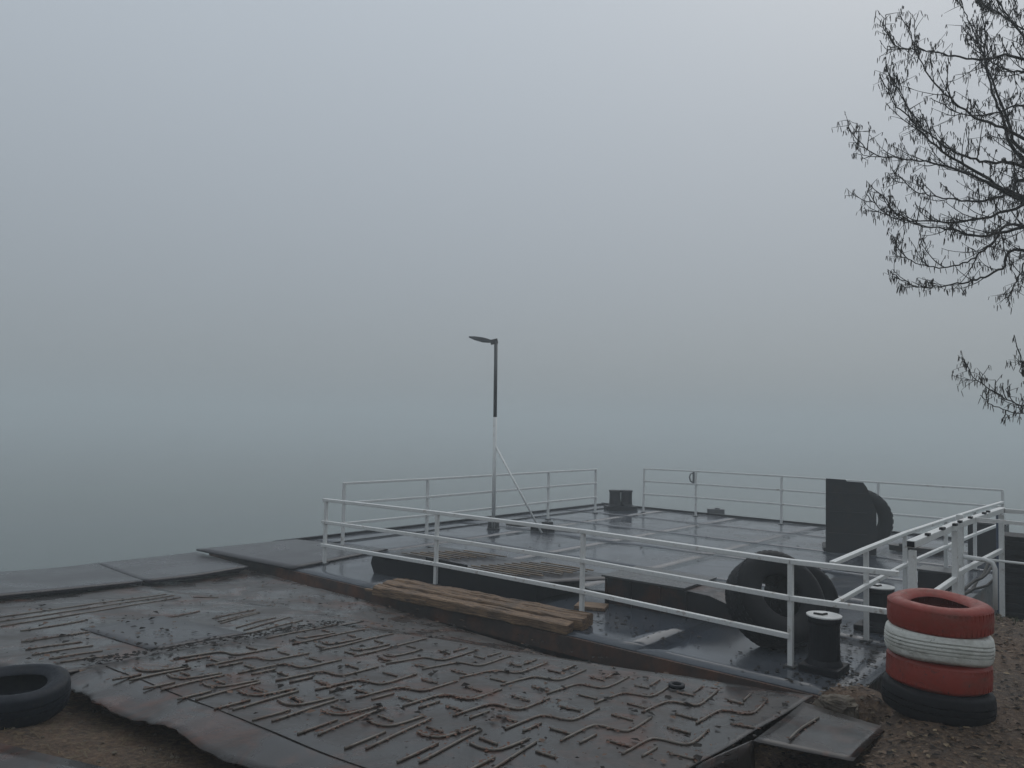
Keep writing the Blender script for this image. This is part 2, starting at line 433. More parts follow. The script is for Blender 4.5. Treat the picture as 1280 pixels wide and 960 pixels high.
# ------------------------------------------------------------------ bollards
def bollard(label, loc, barrels, rad, h, base, ang, cap='white_paint', group=None):
    t = thing('bollard', label, 'bollard', loc); loc = Vector(loc)
    ax = Vector((math.cos(ang), math.sin(ang), 0))
    bb = MB().box(loc + Vector((0, 0, base[2] / 2)), base, ax)
    bb.build('base_plate', 'black_paint', t, bevel=0.01)
    for k in barrels:
        c = loc + ax * k
        m = Matrix.Translation(c)
        z0 = base[2]
        pr = [(0.0, z0), (rad * 1.18, z0), (rad * 1.02, z0 + 0.05), (rad * 0.97, z0 + h * 0.5), (rad * 0.98, z0 + h * 0.86), (rad * 1.08, z0 + h * 0.9), (rad * 1.08, z0 + h), (0.0, z0 + h)]
        MB().lathe(pr, 28, False, m).build('barrel', 'black_paint', t, smooth=False, bevel=0.004)
        if cap:
            cp = MB().lathe([(0, z0 + h), (rad * 1.12, z0 + h), (rad * 1.12, z0 + h + 0.012), (0, z0 + h + 0.012)], 28, False, m)
            c2 = cp.build('cap', cap, t)
            MB().tube([c + Vector((-0.09, 0.02, z0 + h + 0.018)), c + Vector((-0.03, -0.03, z0 + h + 0.02)), c + Vector((0.03, 0.01, z0 + h + 0.018))], 0.012, 5).build('rope_scrap', 'rope_fibre', t)
    return t
bollard('black bollard with dirty white cap beside the end of the front railing', (3.00, 7.40, 0), (0,), 0.142, 0.44, (0.36, 0.36, 0.07), aU)
bollard('black bollard with pale cap behind the tyre stack', (4.27, 8.98, 0), (0,), 0.15, 0.42, (0.44, 0.44, 0.06), aU)
bollard('black double bollard standing in the gap between the two far railings', (3.03, 21.15, 0), (-0.16, 0.16), 0.155, 0.42, (0.84, 0.42, 0.11), 0.12, None)
lowb = thing('deck_fitting', 'low dark steel block at the foot of the lamp post brace', 'deck fitting', (0.72, 16.55, 0))
MB().box((0.72, 16.55, 0.06), (0.46, 0.26, 0.12), U).build('body', 'black_paint', lowb, bevel=0.01)
MB().box((0.82, 16.55, 0.16), (0.16, 0.2, 0.08), U).build('lug', 'black_paint', lowb, bevel=0.008)
pc = MB(); pc.tube([(-0.05, 17.3, 0.03), (0.2, 17.0, 0.04), (0.55, 16.85, 0.08), (1.1, 16.9, 0.04), (1.6, 16.7, 0.02), (2.1, 16.35, 0.02)], 0.022, 6)
tag(pc.build('mooring_rope', 'rope_fibre', smooth=True), 'dark rope lying on the deck past the low steel block', 'rope')
blk = MB().box((5.46, 20.55, 0.075), (0.44, 0.16, 0.14), (1, -0.15, 0)).box((5.50, 20.55, 0.16), (0.12, 0.1, 0.03), (1, -0.15, 0))
tag(blk.build('dark_block', 'grey_metal', bevel=0.008), 'small dark block lying alone on the wet deck by the far railing', 'block')
bl2 = MB().box((7.75, 14.75, 0.06), (0.95, 0.25, 0.10), U).box((7.6, 14.8, 0.13), (0.3, 0.18, 0.05), U)
tag(bl2.build('dark_sleeper', 'rusty_black', bevel=0.01), 'long dark block on the deck right of the upright steel plate', 'block')

# ------------------------------------------------------------------ tyres
def tyre_profile(R, W, rin, ribs=3, lug=0.0):
    h = W / 2; g_ = 0.005; p = []
    tw = h * 0.60; sh = 0.055 * R / 0.3
    half = [(rin, h * 0.60), (rin + 0.008, h * 0.74), (rin + 0.03, h * 0.84)]
    rm = R - sh
    for t in (0.25, 0.5, 0.75): half.append((lerp(rin + 0.03, rm, t), h * (0.84 + 0.16 * math.sin(t * math.pi / 2))))
    for a in (0, 20, 40, 60, 75, 90):
        a = math.radians(a); half.append((rm + sh * math.sin(a), tw + (h - tw) * math.cos(a)))
    p = [(a, -b) for a, b in half]
    step = 2 * tw / (ribs + 1)
    for i in range(ribs):
        zc = -tw + step * (i + 1); cr = 0.006 * (1 - (zc / tw) ** 2)
        p += [(R + cr, zc - g_), (R - 0.008, zc - g_ * 0.6), (R - 0.008, zc + g_ * 0.6), (R + cr, zc + g_)]
    if ribs == 0: p += [(R + 0.005, 0)]
    p += half[::-1]
    p += [(rin + 0.02, h * 0.5), (rin + (R - rin) * 0.6, h * 0.78), (R - 0.03, h * 0.5), (R - 0.02, 0), (R - 0.03, -h * 0.5), (rin + (R - rin) * 0.6, -h * 0.78), (rin + 0.02, -h * 0.5)]
    return p
def tyre(label, c, R, W, rin, mat, axis_dir, group=None, ribs=3, lugs=0, squash=0.0, seed=1.0, lug_h=0.011):
    m = Matrix.Translation(Vector(c)) @ Vector(axis_dir).to_track_quat('Z', 'Y').to_matrix().to_4x4()
    mb = MB().lathe(tyre_profile(R, W, rin, ribs), 72, True)
    for i, v in enumerate(mb.v):
        x, y, z = v; t = math.atan2(y, x)
        k = 1 + squash * math.cos(2 * t + seed) + 0.002 * math.sin(5 * t + seed)
        mb.v[i] = (x * k, y * k, z + 0.004 * math.sin(3 * t + seed * 2) + 0.004 * math.sin(2 * t + seed))
    for k in range(lugs):
        t = 2 * math.pi * k / lugs
        for s_ in (-1, 1):
            tt = t + (math.pi / lugs if s_ > 0 else 0)
            er = Vector((math.cos(tt), math.sin(tt), 0)); et = Vector((-math.sin(tt), math.cos(tt), 0))
            mb.box(er * (R + lug_h - 0.015) + Vector((0, 0, s_ * W * 0.19)), (2 * math.pi * R / lugs * 0.62, 0.03, W * 0.30), et, er, (0, 0, 1))
    mb.v = [tuple(m @ Vector(v)) for v in mb.v]
    o = mb.build('tyre', mat, smooth=True)
    md = o.modifiers.new('edge', 'EDGE_SPLIT'); md.split_angle = math.radians(50)
    return tag(o, label, 'tyre', group)
SX, SY, G0 = 2.79, 5.08, ground_z(2.79, 5.08) - 0.045
TW = 0.168
gname = 'tyres stacked beside the ramp'
for k, (mat, lab, dx, dy, ribs, RR, tilt) in enumerate([
        ('rubber', 'unpainted black tyre at the bottom of the painted stack', 0.0, 0.0, 2, 0.322, (0.05, 0.03, 1)),
        ('rubber_red', 'red painted tyre pressed between the white and the black tyre', 0.012, 0.01, 0, 0.302, (0.04, 0.02, 1)),
        ('rubber_white', 'white painted tyre with ribbed tread in the stack', 0.008, 0.0, 4, 0.31, (0.05, 0.03, 1)),
        ('rubber_red', 'red painted tyre on top of the stack with open centre', 0.01, -0.01, 0, 0.302, (0.0, -0.03, 1))]):
    tyre(lab, (SX + dx, SY + dy, G0 + TW * (k + 0.5) + 0.012 * k), RR, TW + 0.022, 0.175, mat, tilt, gname, ribs, (0, 62, 0, 58)[k], 0.006, k * 1.7, lug_h=0.0015)
tyre('dark tyre lying flat on the dirt beside the treaded ramp', (-3.06, 4.86, ground_z(-3.0, 4.86) + 0.13), 0.325, 0.20, 0.20, 'rubber_blue', (0.03, -0.05, 1), None, 2, 0, 0.01, 0.4)
tyre('huge black tyre standing on the deck behind the front railing', (2.84, 8.30, 0.455), 0.495, 0.42, 0.225, 'rubber', (0.22, -0.80, 0.50), None, 4, 44, lug_h=0.004)
fp = thing('fender_pile', 'black rubber clad fender pile with toothed edge beyond the mossy bank', 'fender pile', (6.62, 9.85, -1.2))
MB().box((6.62, 9.85, -0.1), (0.62, 0.5, 2.18), (0.8, -0.6, 0)).build('core', 'rubber', fp, bevel=0.015)
for k_ in range(9):
    MB().box((6.62, 9.85, 0.90 - k_ * 0.11), (0.67, 0.55, 0.06), (0.8, -0.6, 0)).build('rubber_rib', 'rubber', fp, bevel=0.01)
tyre('black tyre leaning behind the huge standing tyre', (3.26, 8.66, 0.37), 0.40, 0.34, 0.16, 'rubber', (0.30, -0.82, 0.28), None, 4, 44)

paint('rusty_plate', (0.007, 0.0075, 0.011), (0.022, 0.014, 0.011), 0.5, 4, 0.5, 0.7, spec=0.25)
# upright steel plate with a tyre fender against it
fs = thing('fender_stand', 'tall dark steel plate standing upright on the far right of the deck', 'fender', (6.3, 14.25, 0))
e1 = (Vector((6.75, 13.75, 0)) - Vector((5.95, 14.75, 0))); e1n = Vector((0.94, -0.35, 0)).normalized(); e2 = Vector((0.35, 0.94, 0)).normalized()
base = Vector((5.95, 14.60, 0))
out = [(0, 0), (0.86, 0), (0.86, 0.80), (0.80, 0.98), (0.74, 1.12), (0.70, 1.24), (0.64, 1.32), (0.36, 1.33), (0.34, 1.36), (0, 1.37)]
mb = MB(); nn = len(out)
for dd in (0, 0.06): mb.v += [tuple(base + e1n * a + e2 * dd + Vector((0, 0, b))) for a, b in out]
mb.f += [tuple(range(nn)), tuple(reversed(range(nn, 2 * nn)))] + [(i, (i + 1) % nn, nn + (i + 1) % nn, nn + i)[::-1] for i in range(nn)]
mb.build('plate', 'rusty_plate', fs)
for zz in (0.35, 0.75, 1.1): MB().box(base + e1n * 0.36 - e2 * 0.011 + Vector((0, 0, zz)), (0.68, 0.02, 0.035), e1n).build('stiffener', 'rusty_plate', fs)
MB().box(base + e1n * 0.02 - e2 * 0.02 + Vector((0, 0, 0.68)), (0.05, 0.04, 1.34), e1n).build('edge_flange', 'rusty_plate', fs)
MB().beam(base + e2 * 0.1 + Vector((0, 0, 0.03)), base + e2 * 0.9 + Vector((0, 0, 0.03)), 0.08, 0.06).build('foot', 'black_paint', fs)
MB().beam(base + e2 * 0.08 + e1n * 0.05 + Vector((0, 0, 1.1)), base + e2 * 0.85 + e1n * 0.05 + Vector((0, 0, 0.06)), 0.06, 0.06).build('strut', 'black_paint', fs)
tyre('large black tyre standing behind the upright steel plate', base + e1n * 0.60 + e2 * 0.36 + Vector((0, 0, 0.61)), 0.56, 0.40, 0.33, 'rubber', e2, None, 3, 28)

# ------------------------------------------------------------------ steel housing box on the deck
bxh = thing('steel_housing', 'low rusty black steel box with sloping end in front of the huge tyre', 'steel box', (1.9, 9.7, 0))
n0, n1 = Vector((1.25, 10.02, 0)), Vector((2.45, 9.05, 0)); du = (n1 - n0).normalized(); dv = Vector((-du.y, du.x, 0))
L = (n1 - n0).length
prof = [(0, 0), (L + 0.25, 0), (L + 0.25, 0.14), (L + 0.12, 0.24), (L - 0.12, 0.305), (L - 0.4, 0.32), (0, 0.33)]
mb = MB()
for dd in (0, 0.85): mb.v += [tuple(n0 + du * a + dv * dd + Vector((0, 0, b))) for a, b in prof]
k = len(prof)
mb.f += [tuple(range(k)), tuple(reversed(range(k, 2 * k)))] + [(i, (i + 1) % k, k + (i + 1) % k, k + i)[::-1] for i in range(k)]
mb.build('casing', 'rusty_black', bxh)
MB().beam(n0 - du * 0.03 + dv * 0.42 + Vector((0, 0, 0.343)), n0 + du * (L - 0.42) + dv * 0.42 + Vector((0, 0, 0.343)), 0.92, 0.022).build('lid', 'dark_steel', bxh)
for a in (0.0, 0.35, 0.75, 1.1):
    MB().box(n0 + du * (a + 0.03) - dv * 0.012 + Vector((0, 0, 0.155)), (0.03, 0.024, 0.31), du).build('rib', 'rusty_black', bxh)

# ------------------------------------------------------------------ folded boarding ramp with rods on the deck
br = thing('boarding_ramp', 'low black boarding ramp on the deck with two rows of brown slats on top', 'ramp', (-0.4, 11.2, 0))
f0, f1 = Vector((-2.02, 11.62, 0)), Vector((0.36, 9.96, 0)); bu = (f1 - f0).normalized(); bv = Vector((-bu.y, bu.x, 0)); BL = (f1 - f0).length
hgt = 0.22
def BR(a, b, z): return f0 + bu * a + bv * b + Vector((0, 0, z))
side = [(0.04, 0.0), (BL, 0.0), (BL, hgt), (0, hgt + 0.02), (-0.03, 0.14)]
for bb in (0.0, 1.25):
    mb = MB()
    for dd in (0, 0.03): mb.v += [tuple(BR(a, bb + dd, b)) for a, b in side]
    k = len(side)
    mb.f += [tuple(range(k)), tuple(reversed(range(k, 2 * k)))] + [(i, (i + 1) % k, k + (i + 1) % k, k + i)[::-1] for i in range(k)]
    mb.build('side_wall', 'black_paint', br)
MB().box(BR(BL - 0.015, 0.64, hgt / 2), (0.03, 1.2, hgt - 0.01), bu, bv).build('end_wall', 'black_paint', br)
quad_plate('top_plate', 'plate_steel', [BR(0, 0.0, hgt + 0.04), BR(BL, -0.0, hgt + 0.02), BR(BL + 0.7, 1.28, hgt - 0.02), BR(0.25, 1.28, hgt + 0.05)], 12, 6, 0.014, 0.01, br)
MB().beam(BR(0.95, 0.12, hgt + 0.075), BR(1.75, 0.05, hgt + 0.065), 0.02, 0.07).build('upstand', 'black_paint', br)
for i in range(8):
    a0 = 0.22 + i * 0.03; b0 = 0.36 + i * 0.115
    MB().beam(BR(a0 + 0.05 * i + 0.06 * random.random(), b0, hgt + 0.060), BR(a0 + 0.05 * i + 0.72 + 0.14 * random.random(), b0 + 0.02 * random.random(), hgt + 0.052), 0.034, 0.014).build('slat', 'rod_steel' if i % 3 else 'bar_steel', br)
for i in range(10):
    b0 = 0.14 + i * 0.112; a0 = 1.55 + 0.07 * i
    MB().beam(BR(a0 + 0.08 * random.random(), b0, hgt + 0.053), BR(a0 + 0.9 + 0.2 * random.random(), b0 + 0.02 * random.random(), hgt + 0.040), 0.034, 0.014).build('slat', 'rod_steel' if i % 4 else 'bar_steel', br)
tag(MB().box((1.05, 9.72, 0.02), (0.38, 0.28, 0.035), (0.9, -0.3, 0)).build('wooden_board', 'old_wood'), 'small pale board on the wet deck between boarding ramp and steel box', 'board')

# ------------------------------------------------------------------ old timbers at the deck edge
def timber(label, a, b, w_, h_, seed, group='old timbers on the deck edge'):
    a, b = Vector(a), Vector(b); d = b - a; Lh = d.length; d.normalize()
    n = 70; mb = MB()
    for i in range(n + 1):
        t = i / n
        for (y, z) in [(-1, -0.8), (-0.88, -1), (0.88, -1), (1, -0.8), (1, 0.75), (0.82, 1), (0.25, 1.0), (0.2, 0.8), (0.13, 1.0), (-0.82, 1), (-1, 0.75)]:
            yy = y * w_ / 2 * (1 + 0.16 * noise.fractal(Vector((t * 9, y * 2, seed)), 0.8, 2, 4)) + 0.012 * noise.noise(Vector((t * 3, 0, seed)))
            zz = z * h_ / 2 * (1 + 0.24 * noise.fractal(Vector((t * 8, z * 2 + y * 3, seed + 4)), 0.8, 2, 4))
            xx = (t - 0.5) * Lh + (0.03 * noise.noise(Vector((y * 3, z * 3, seed + t))) if i in (0, n) else 0)
            mb.v.append((xx, yy, zz))
    k = 11
    for i in range(n):
        for j in range(k): mb.f.append((i * k + j, i * k + (j + 1) % k, (i + 1) * k + (j + 1) % k, (i + 1) * k + j))
    mb.f += [tuple(reversed(range(k))), tuple(n * k + j for j in range(k))]
    o = mb.build('timber', 'old_wood')
    o.location = (a + b) / 2; o.rotation_euler = (random.uniform(-0.05, 0.05), -math.asin(d.z), math.atan2(d.y, d.x))
    return tag(o, label, 'timber', group)
timber('weathered timber lying against the front railing posts', (-1.50, 10.53, 0.075), (0.93, 8.80, 0.075), 0.15, 0.14, 1.0)
timber('cracked brown timber in the middle of the three old timbers', (-1.60, 10.38, 0.07), (0.86, 8.65, 0.07), 0.15, 0.13, 2.3)
timber('split timber on the ramp side of the old timbers', (-1.72, 10.26, 0.05), (0.70, 8.53, 0.05), 0.15, 0.12, 3.7)
timber('thin split lath jutting out beside the old timbers', (-1.86, 10.33, 0.03), (-1.0, 9.66, 0.04), 0.05, 0.035, 5.7)

# ------------------------------------------------------------------ ramps of steel sheet
def ramp_sheet(name, mat, corners, n, m, thick, h, parent=None, seed=0.0, shape=None, wob=0.01):
    (a, b, c, d) = corners; mb = MB()
    for j in range(m + 1):
        for i in range(n + 1):
            t, k = i / n, j / m
            p = (a[0] * (1 - t) + b[0] * t) * (1 - k) + (d[0] * (1 - t) + c[0] * t) * k
            q = (a[1] * (1 - t) + b[1] * t) * (1 - k) + (d[1] * (1 - t) + c[1] * t) * k
            w_ = RP(p, q, h + wob * noise.noise(Vector((p * 1.4, q * 1.4, seed))))
            if shape: w_ = shape(w_, p, q, t, k)
            mb.v.append(tuple(w_))
    mb.f += [(j * (n + 1) + i, j * (n + 1) + i + 1, (j + 1) * (n + 1) + i + 1, (j + 1) * (n + 1) + i) for j in range(m) for i in range(n)]
    o = mb.build(name, mat, parent, smooth=True)
    so = o.modifiers.new('thick', 'SOLIDIFY'); so.thickness = thick; so.offset = -1
    return o
def apron_z(p, q, z):
    qf = lerp(5.2, 3.0, (p + 4.6) / 9.1); k = max(0.0, min(1.0, (q - 2.2) / (qf - 2.2)))
    return lerp(z, min(z, lerp(-0.035, -0.09, sst(-4.6, 3.0, p))), k * k)
# apron between the treaded ramp and the pontoon
ap = ramp_sheet('apron_plate', 'ramp_steel', [(-4.6, 2.2), (4.45, 2.15), (4.5, 3.0), (-4.6, 5.2)], 64, 22, 0.012, -0.022, None, 3.0,
                lambda w_, p, q, t, k: Vector((w_.x, w_.y, apron_z(p, q, w_.z))), 0.014)
tag(ap, 'smooth dark steel apron sloping down to the front edge of the pontoon', 'steel plate')
# left ramp with long straight bars
lr = thing('ramp_plate', 'dark ramp plate with straight anti slip bars left of the treaded ramp', 'ramp', RP(-1.6, 1.2, -0.1))
ramp_sheet('plate', 'ramp_steel', [(-4.4, -0.6), (0.05, -0.45), (-0.05, 3.0), (-4.5, 3.1)], 46, 36, 0.014, 0.004, lr, 8.0)
FLAKES = []
def bar(pts, h, rad, parent, name='tread_bar', mat='bar_steel'):
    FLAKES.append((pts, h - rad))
    res = []
    for i in range(len(pts) - 1):
        p0 = pts[max(i - 1, 0)]; p1 = pts[i]; p2 = pts[i + 1]; p3 = pts[min(i + 2, len(pts) - 1)]
        for k in range(3):
            t = k / 3
            f_ = lambda a, b, c, d: 0.5 * ((2 * b) + (-a + c) * t + (2 * a - 5 * b + 4 * c - d) * t * t + (-a + 3 * b - 3 * c + d) * t ** 3)
            res.append((f_(p0[0], p1[0], p2[0], p3[0]), f_(p0[1], p1[1], p2[1], p3[1])))
    res.append(pts[-1])
    sd_, wb = (1.0, 0.016) if parent.name.startswith('treaded') else (8.0, 0.010)
    return MB().tube([RP(a, b, h + wb * noise.noise(Vector((a * 1.4, b * 1.4, sd_)))) for a, b in res], rad, 6).build(name, mat, parent, smooth=True)
HB = 0.008
for a, b in [((-2.49, 0.61), (-3.0, 2.81)), ((-2.23, 0.47), (-2.83, 2.79)), ((-1.98, 0.35), (-2.62, 2.72)), ((-2.55, 2.85), (-2.35, 3.05)),
             ((-1.65, 0.34), (-1.83, 1.06)), ((-0.87, -0.05), (-0.89, 0.4)), ((-0.64, -0.13), (-0.68, 0.37)), ((-0.42, -0.13), (-0.43, 0.29)), ((-0.25, -0.15), (-0.22, 0.25)),
             ((-1.16, 1.96), (-1.35, 2.69)), ((-0.98, 1.88), (-1.2, 2.6)), ((-0.88, 1.82), (-1.14, 2.57)), ((-0.6, 1.77), (-0.79, 2.46)), ((-0.45, 1.73), (-0.73, 2.6)), ((-0.28, 1.6), (-0.5, 2.55)),
             ((-1.2, 0.1), (-1.25, 0.7)), ((-1.5, 1.7), (-1.65, 2.2))]:
    m_ = (lerp(a[0], b[0], 0.5) + random.uniform(-0.02, 0.02), lerp(a[1], b[1], 0.5))
    bar([a, m_, b], HB, 0.008, lr)
# treaded ramp
tr = thing('treaded_ramp', 'wide steel ramp welded with zigzag anti slip bars and a curled edge', 'ramp', RP(2.2, 1.2, -0.12))
def mat_shape(w_, p, q, t, k):
    fold = -0.02 - 0.19 * min(p, 3.0)
    d = fold - q
    if d > 0:
        wav = 0.030 * (abs(((p * 1.1 + 0.2) % 1.0) - 0.5) * 2 - 0.5) + 0.018 * noise.noise(Vector((p * 6, 0, 3)))
        w_.z += -0.08 * d + d / 0.42 * wav - 0.045 * (d / 0.42) ** 2
        w_ += Q * (d / 0.42) * (0.03 * math.sin(p * 5.3) + 0.03 * noise.noise(Vector((p * 9, 1, 3))))
    return w_
ramp_sheet('plate', 'ramp_steel', [(0.08, -0.40), (4.0, -1.05), (4.50, 2.60), (-0.06, 2.52)], 110, 60, 0.008, 0.022, tr, 1.0, mat_shape, 0.016)
quad_plate('side_flap', 'ramp_steel', [RP(4.37, 1.14, 0.022), RP(4.90, 1.16, 0.0), RP(5.02, 2.02, 0.03), RP(4.47, 2.34, 0.022)], 10, 10, 0.006, 0.02, tr)
quad_plate('front_lip', 'ramp_steel', [RP(4.21, 0.52, 0.01), RP(4.22, 0.50, -0.2), RP(4.39, 1.14, -0.2), RP(4.37, 1.15, 0.02)], 3, 10, 0.012, 0.006, tr)
MB().tube([RP(p_, -0.02 - 0.19 * p_, 0.022 + 0.016 * noise.noise(Vector((p_ * 1.4, (-0.02 - 0.19 * p_) * 1.4, 1.0)))) for p_ in [0.12 + 0.1 * i for i in range(30)]], 0.0045, 5).build('weld_seam', 'leaf_dark', tr)
ramp_sheet('patch_plate', 'plate_steel', [(-1.45, 0.75), (-0.20, 0.55), (-0.28, 1.62), (-1.62, 1.72)], 10, 8, 0.006, 0.011, lr, 8.0)
HM = 0.0275
for k in range(-1, 8):                                        # near row: straight bar with an S bar beside it
    p0 = 0.95 + 0.35 * k + random.uniform(-0.01, 0.01)
    if p0 > 4.0: continue
    sh = -0.10 * max(0, p0 - 0.4)
    bar([(p0 + 0.02, -0.20 + sh * 0.6), (p0 - 0.01, 0.06), (p0 - 0.02, 0.30)], HM, 0.0078, tr)
    bar([(p0 - 0.07, -0.26 + sh * 0.6), (p0 - 0.075, -0.06)][::-1], HM, 0.0078, tr)
    bar([(p0 - 0.29, 0.05), (p0 - 0.19, 0.02), (p0 - 0.11, 0.07), (p0 - 0.08, 0.33)], HM, 0.0078, tr)
    bar([(p0 + 0.05, 0.16), (p0 + 0.18, 0.13)][::-1], HM, 0.0078, tr)
for k in range(11):                                           # middle row: zigzags
    p0 = 0.25 + 0.36 * k + random.uniform(-0.015, 0.015); j = random.uniform(-0.02, 0.02)
    if p0 < 4.0:
        bar([(p0, 0.42 + j), (p0 + 0.02, 0.76 + j), (p0 + 0.07, 0.83 + j), (p0 + 0.19, 0.82 + j), (p0 + 0.245, 0.88 + j), (p0 + 0.25, 1.22 + j)], HM, 0.0078, tr)
        bar([(p0 + 0.20, 0.60 + j), (p0 + 0.36, 0.57 + j)], HM, 0.0078, tr)
        bar([(p0 + 0.03, 1.10 + j), (p0 + 0.18, 1.07 + j)], HM, 0.0078, tr)
        bar([(p0 + 0.10, 0.45 + j), (p0 + 0.11, 0.66 + j)], HM, 0.0078, tr)
for k in range(12):                                           # far row
    p0 = 0.10 + 0.355 * k + random.uniform(-0.015, 0.015); j = random.uniform(-0.02, 0.02) - 0.012 * k
    if k < 4:
        bar([(p0, 1.46 + j), (p0 - 0.05, 2.0 + j), (p0 - 0.12 + 0.03 * k, 2.52 + j)], HM, 0.0078, tr)
        bar([(p0 + 0.10, 1.72 + j), (p0 + 0.2, 1.7 + j), (p0 + 0.22, 2.1 + j)], HM, 0.0078, tr)
    else:
        bar([(p0, 1.42 + j), (p0 + 0.03, 1.79 + j), (p0 + 0.08, 1.86 + j), (p0 + 0.19, 1.86 + j), (p0 + 0.245, 1.93 + j), (p0 + 0.25, 2.36 + j)], HM, 0.0078, tr)
    bar([(p0 + 0.18, 1.55 + j), (p0 + 0.33, 1.52 + j)], HM, 0.0078, tr)
    bar([(p0 + 0.02, 2.14 + j), (p0 + 0.14, 2.11 + j)], HM, 0.0078, tr)
    if k > 3: bar([(p0 + 0.12, 2.2 + j), (p0 + 0.12, 2.42 + j)], HM, 0.0078, tr)
bar([(4.55, 1.27), (4.57, 1.6), (4.62, 1.98)], 0.03, 0.008, tr)
lug = MB().lathe([(0.035, -0.012), (0.06, -0.012), (0.06, 0.012), (0.035, 0.012)], 20, True, Matrix.Translation(RP(3.62, 2.12, 0.05)))
lug.build('lifting_ring', 'black_paint', tr, smooth=True)
# flat plates on the outer left
PZ = 0.012
gp = 'flat plates laid along the outer side of the left ramp'
for lab, cs, sd_ in [('flat grey steel plate nearer the dirt, outside the barred ramp', [(-3.30, 0.1), (-3.84, 3.10), (-5.80, 3.72), (-5.6, 0.6)], 1.0),
                     ('flat grey steel plate whose end almost reaches the pontoon corner', [(-3.85, 3.14), (-3.85, 4.88), (-5.5, 5.28), (-5.82, 3.76)], 2.0)]:
    o = ramp_sheet('steel_plate', 'plate_steel', [cs[0], cs[1], cs[2], cs[3]], 16, 12, 0.03, PZ + 0.03, None, sd_, None, 0.003)
    # corners run anticlockwise seen from below: flip so the thickness goes down
    o.data.flip_normals()
    tag(o, lab, 'steel plate', gp)
    c_ = cs[0:4]
    for a_, b_ in ((c_[2], c_[3]), (c_[0], c_[1])):
        o2 = MB().tube([RP(lerp(a_[0], b_[0], t / 8), lerp(a_[1], b_[1], t / 8), PZ + 0.026) for t in range(9)], 0.009, 6).build('edge_rim', 'black_paint', o)
        o2.matrix_parent_inverse = Matrix()
# loose sheet at the near left on the dirt
def on_ground(x, y, h): return Vector((x, y, ground_z(x, y) + h))
ls = quad_plate('steel_sheet', 'ramp_steel', [(-3.4, 3.2, 0.47), (-1.85, 3.2, 0.46), (-2.0, 4.05, 0.455), (-3.3, 4.50, 0.455)], 14, 10, 0.01, 0.02)
tag(ls, 'rust spotted steel sheet lying on the dirt in front of the flat tyre', 'steel sheet')

# broken concrete at the end of the ramp
def rock(c, size, seed, name='concrete_block', rz=0.0):
    mb = MB(); n, m = 36, 22
    for j in range(m + 1):
        ph = math.pi * j / m
        for i in range(n):
            th = 2 * math.pi * i / n
            d = Vector((math.sin(ph) * math.cos(th), math.sin(ph) * math.sin(th), math.cos(ph)))
            e = Vector([math.copysign(abs(x) ** 0.55, x) for x in d])
            k = 1 + 0.22 * noise.fractal(d * 2.2 + Vector((seed, 0, 0)), 0.8, 2.0, 6)
            x, y, z = e.x * size[0] * k, e.y * size[1] * k, e.z * size[2] * k
            mb.v.append((c[0] + x * math.cos(rz) - y * math.sin(rz), c[1] + x * math.sin(rz) + y * math.cos(rz), c[2] + z))
    mb.f += [(j * n + i, j * n + (i + 1) % n, (j + 1) * n + (i + 1) % n, (j + 1) * n + i) for j in range(m) for i in range(n)]
    return mb.build(name, 'concrete')
tag(rock((2.33, 5.50, 0.30), (0.13, 0.10, 0.10), 1.0, rz=-0.6), 'rough concrete lump between the treaded ramp and the tyre stack', 'concrete')

# ------------------------------------------------------------------ gangway rail on the right bank
gw = thing('gangway_frame', 'heavy white gangway frame of square tube beyond the tyre stack', 'gangway frame', (4.5, 7.8, 0))
ga, gb, gc = Vector((3.33, 6.42, 0)), Vector((4.45, 7.76, 0)), Vector((5.99, 9.46, 0))
for p, z0 in ((ga, 0.2), (gb, 0.3), (gc, 0.0)):
    MB().box(p + Vector((0, 0, (1.29 + z0) / 2)), (0.055, 0.055, 1.29 - z0), gb - ga).build('post', 'white_paint', gw, bevel=0.006)
gd = (gc - ga).normalized()
MB().beam(ga - gd * 0.05 + Vector((0, 0, 1.345)), gb + Vector((0, 0, 1.345)), 0.07, 0.06).build('top_beam', 'white_paint', gw, bevel=0.006)
MB().beam(gb + gd * 0.002 + Vector((0, 0, 1.345)), gc + gd * 0.06 + Vector((0, 0, 1.345)), 0.07, 0.06).build('top_beam', 'white_paint', gw, bevel=0.006)
MB().box(ga - gd * 0.053 + Vector((0, 0, 1.345)), (0.012, 0.055, 0.045), gd).build('end_cap', 'black_paint', gw)
MB().beam(ga + gd * 0.034 + Vector((0, 0, 0.82)), gb - gd * 0.034 + Vector((0, 0, 0.82)), 0.045, 0.05).build('lower_beam', 'white_paint', gw, bevel=0.006)
MB().beam(gb + gd * 0.034 + Vector((0, 0, 0.86)), gc - gd * 0.034 + Vector((0, 0, 0.86)), 0.045, 0.05).build('lower_beam', 'white_paint', gw, bevel=0.006)
for i in range(7):
    t = 0.1 + i * 0.12 + random.uniform(-0.03, 0.03); p = ga.lerp(gc, t)
    MB().box(p + Vector((random.uniform(-0.03, 0.03), random.uniform(-0.03, 0.03), 1.384)), (0.05 + 0.06 * random.random(), 0.035, 0.022), gd).build('bolt', 'black_paint', gw)
gt = thing('gate_post', 'tall white steel post with thin rails standing on the mossy bank', 'post', (4.86, 8.36, 0.3))
MB().box((4.86, 8.38, 0.86), (0.065, 0.065, 1.06), U).build('post', 'white_paint', gt, bevel=0.006)
MB().beam((4.90, 8.33, 1.36), (5.45, 7.95, 1.34), 0.03, 0.035).build('rail', 'white_paint', gt)
MB().beam((6.02, 9.44, 1.34), (6.9, 8.9, 1.32), 0.05, 0.05).build('rail', 'white_paint', gt)
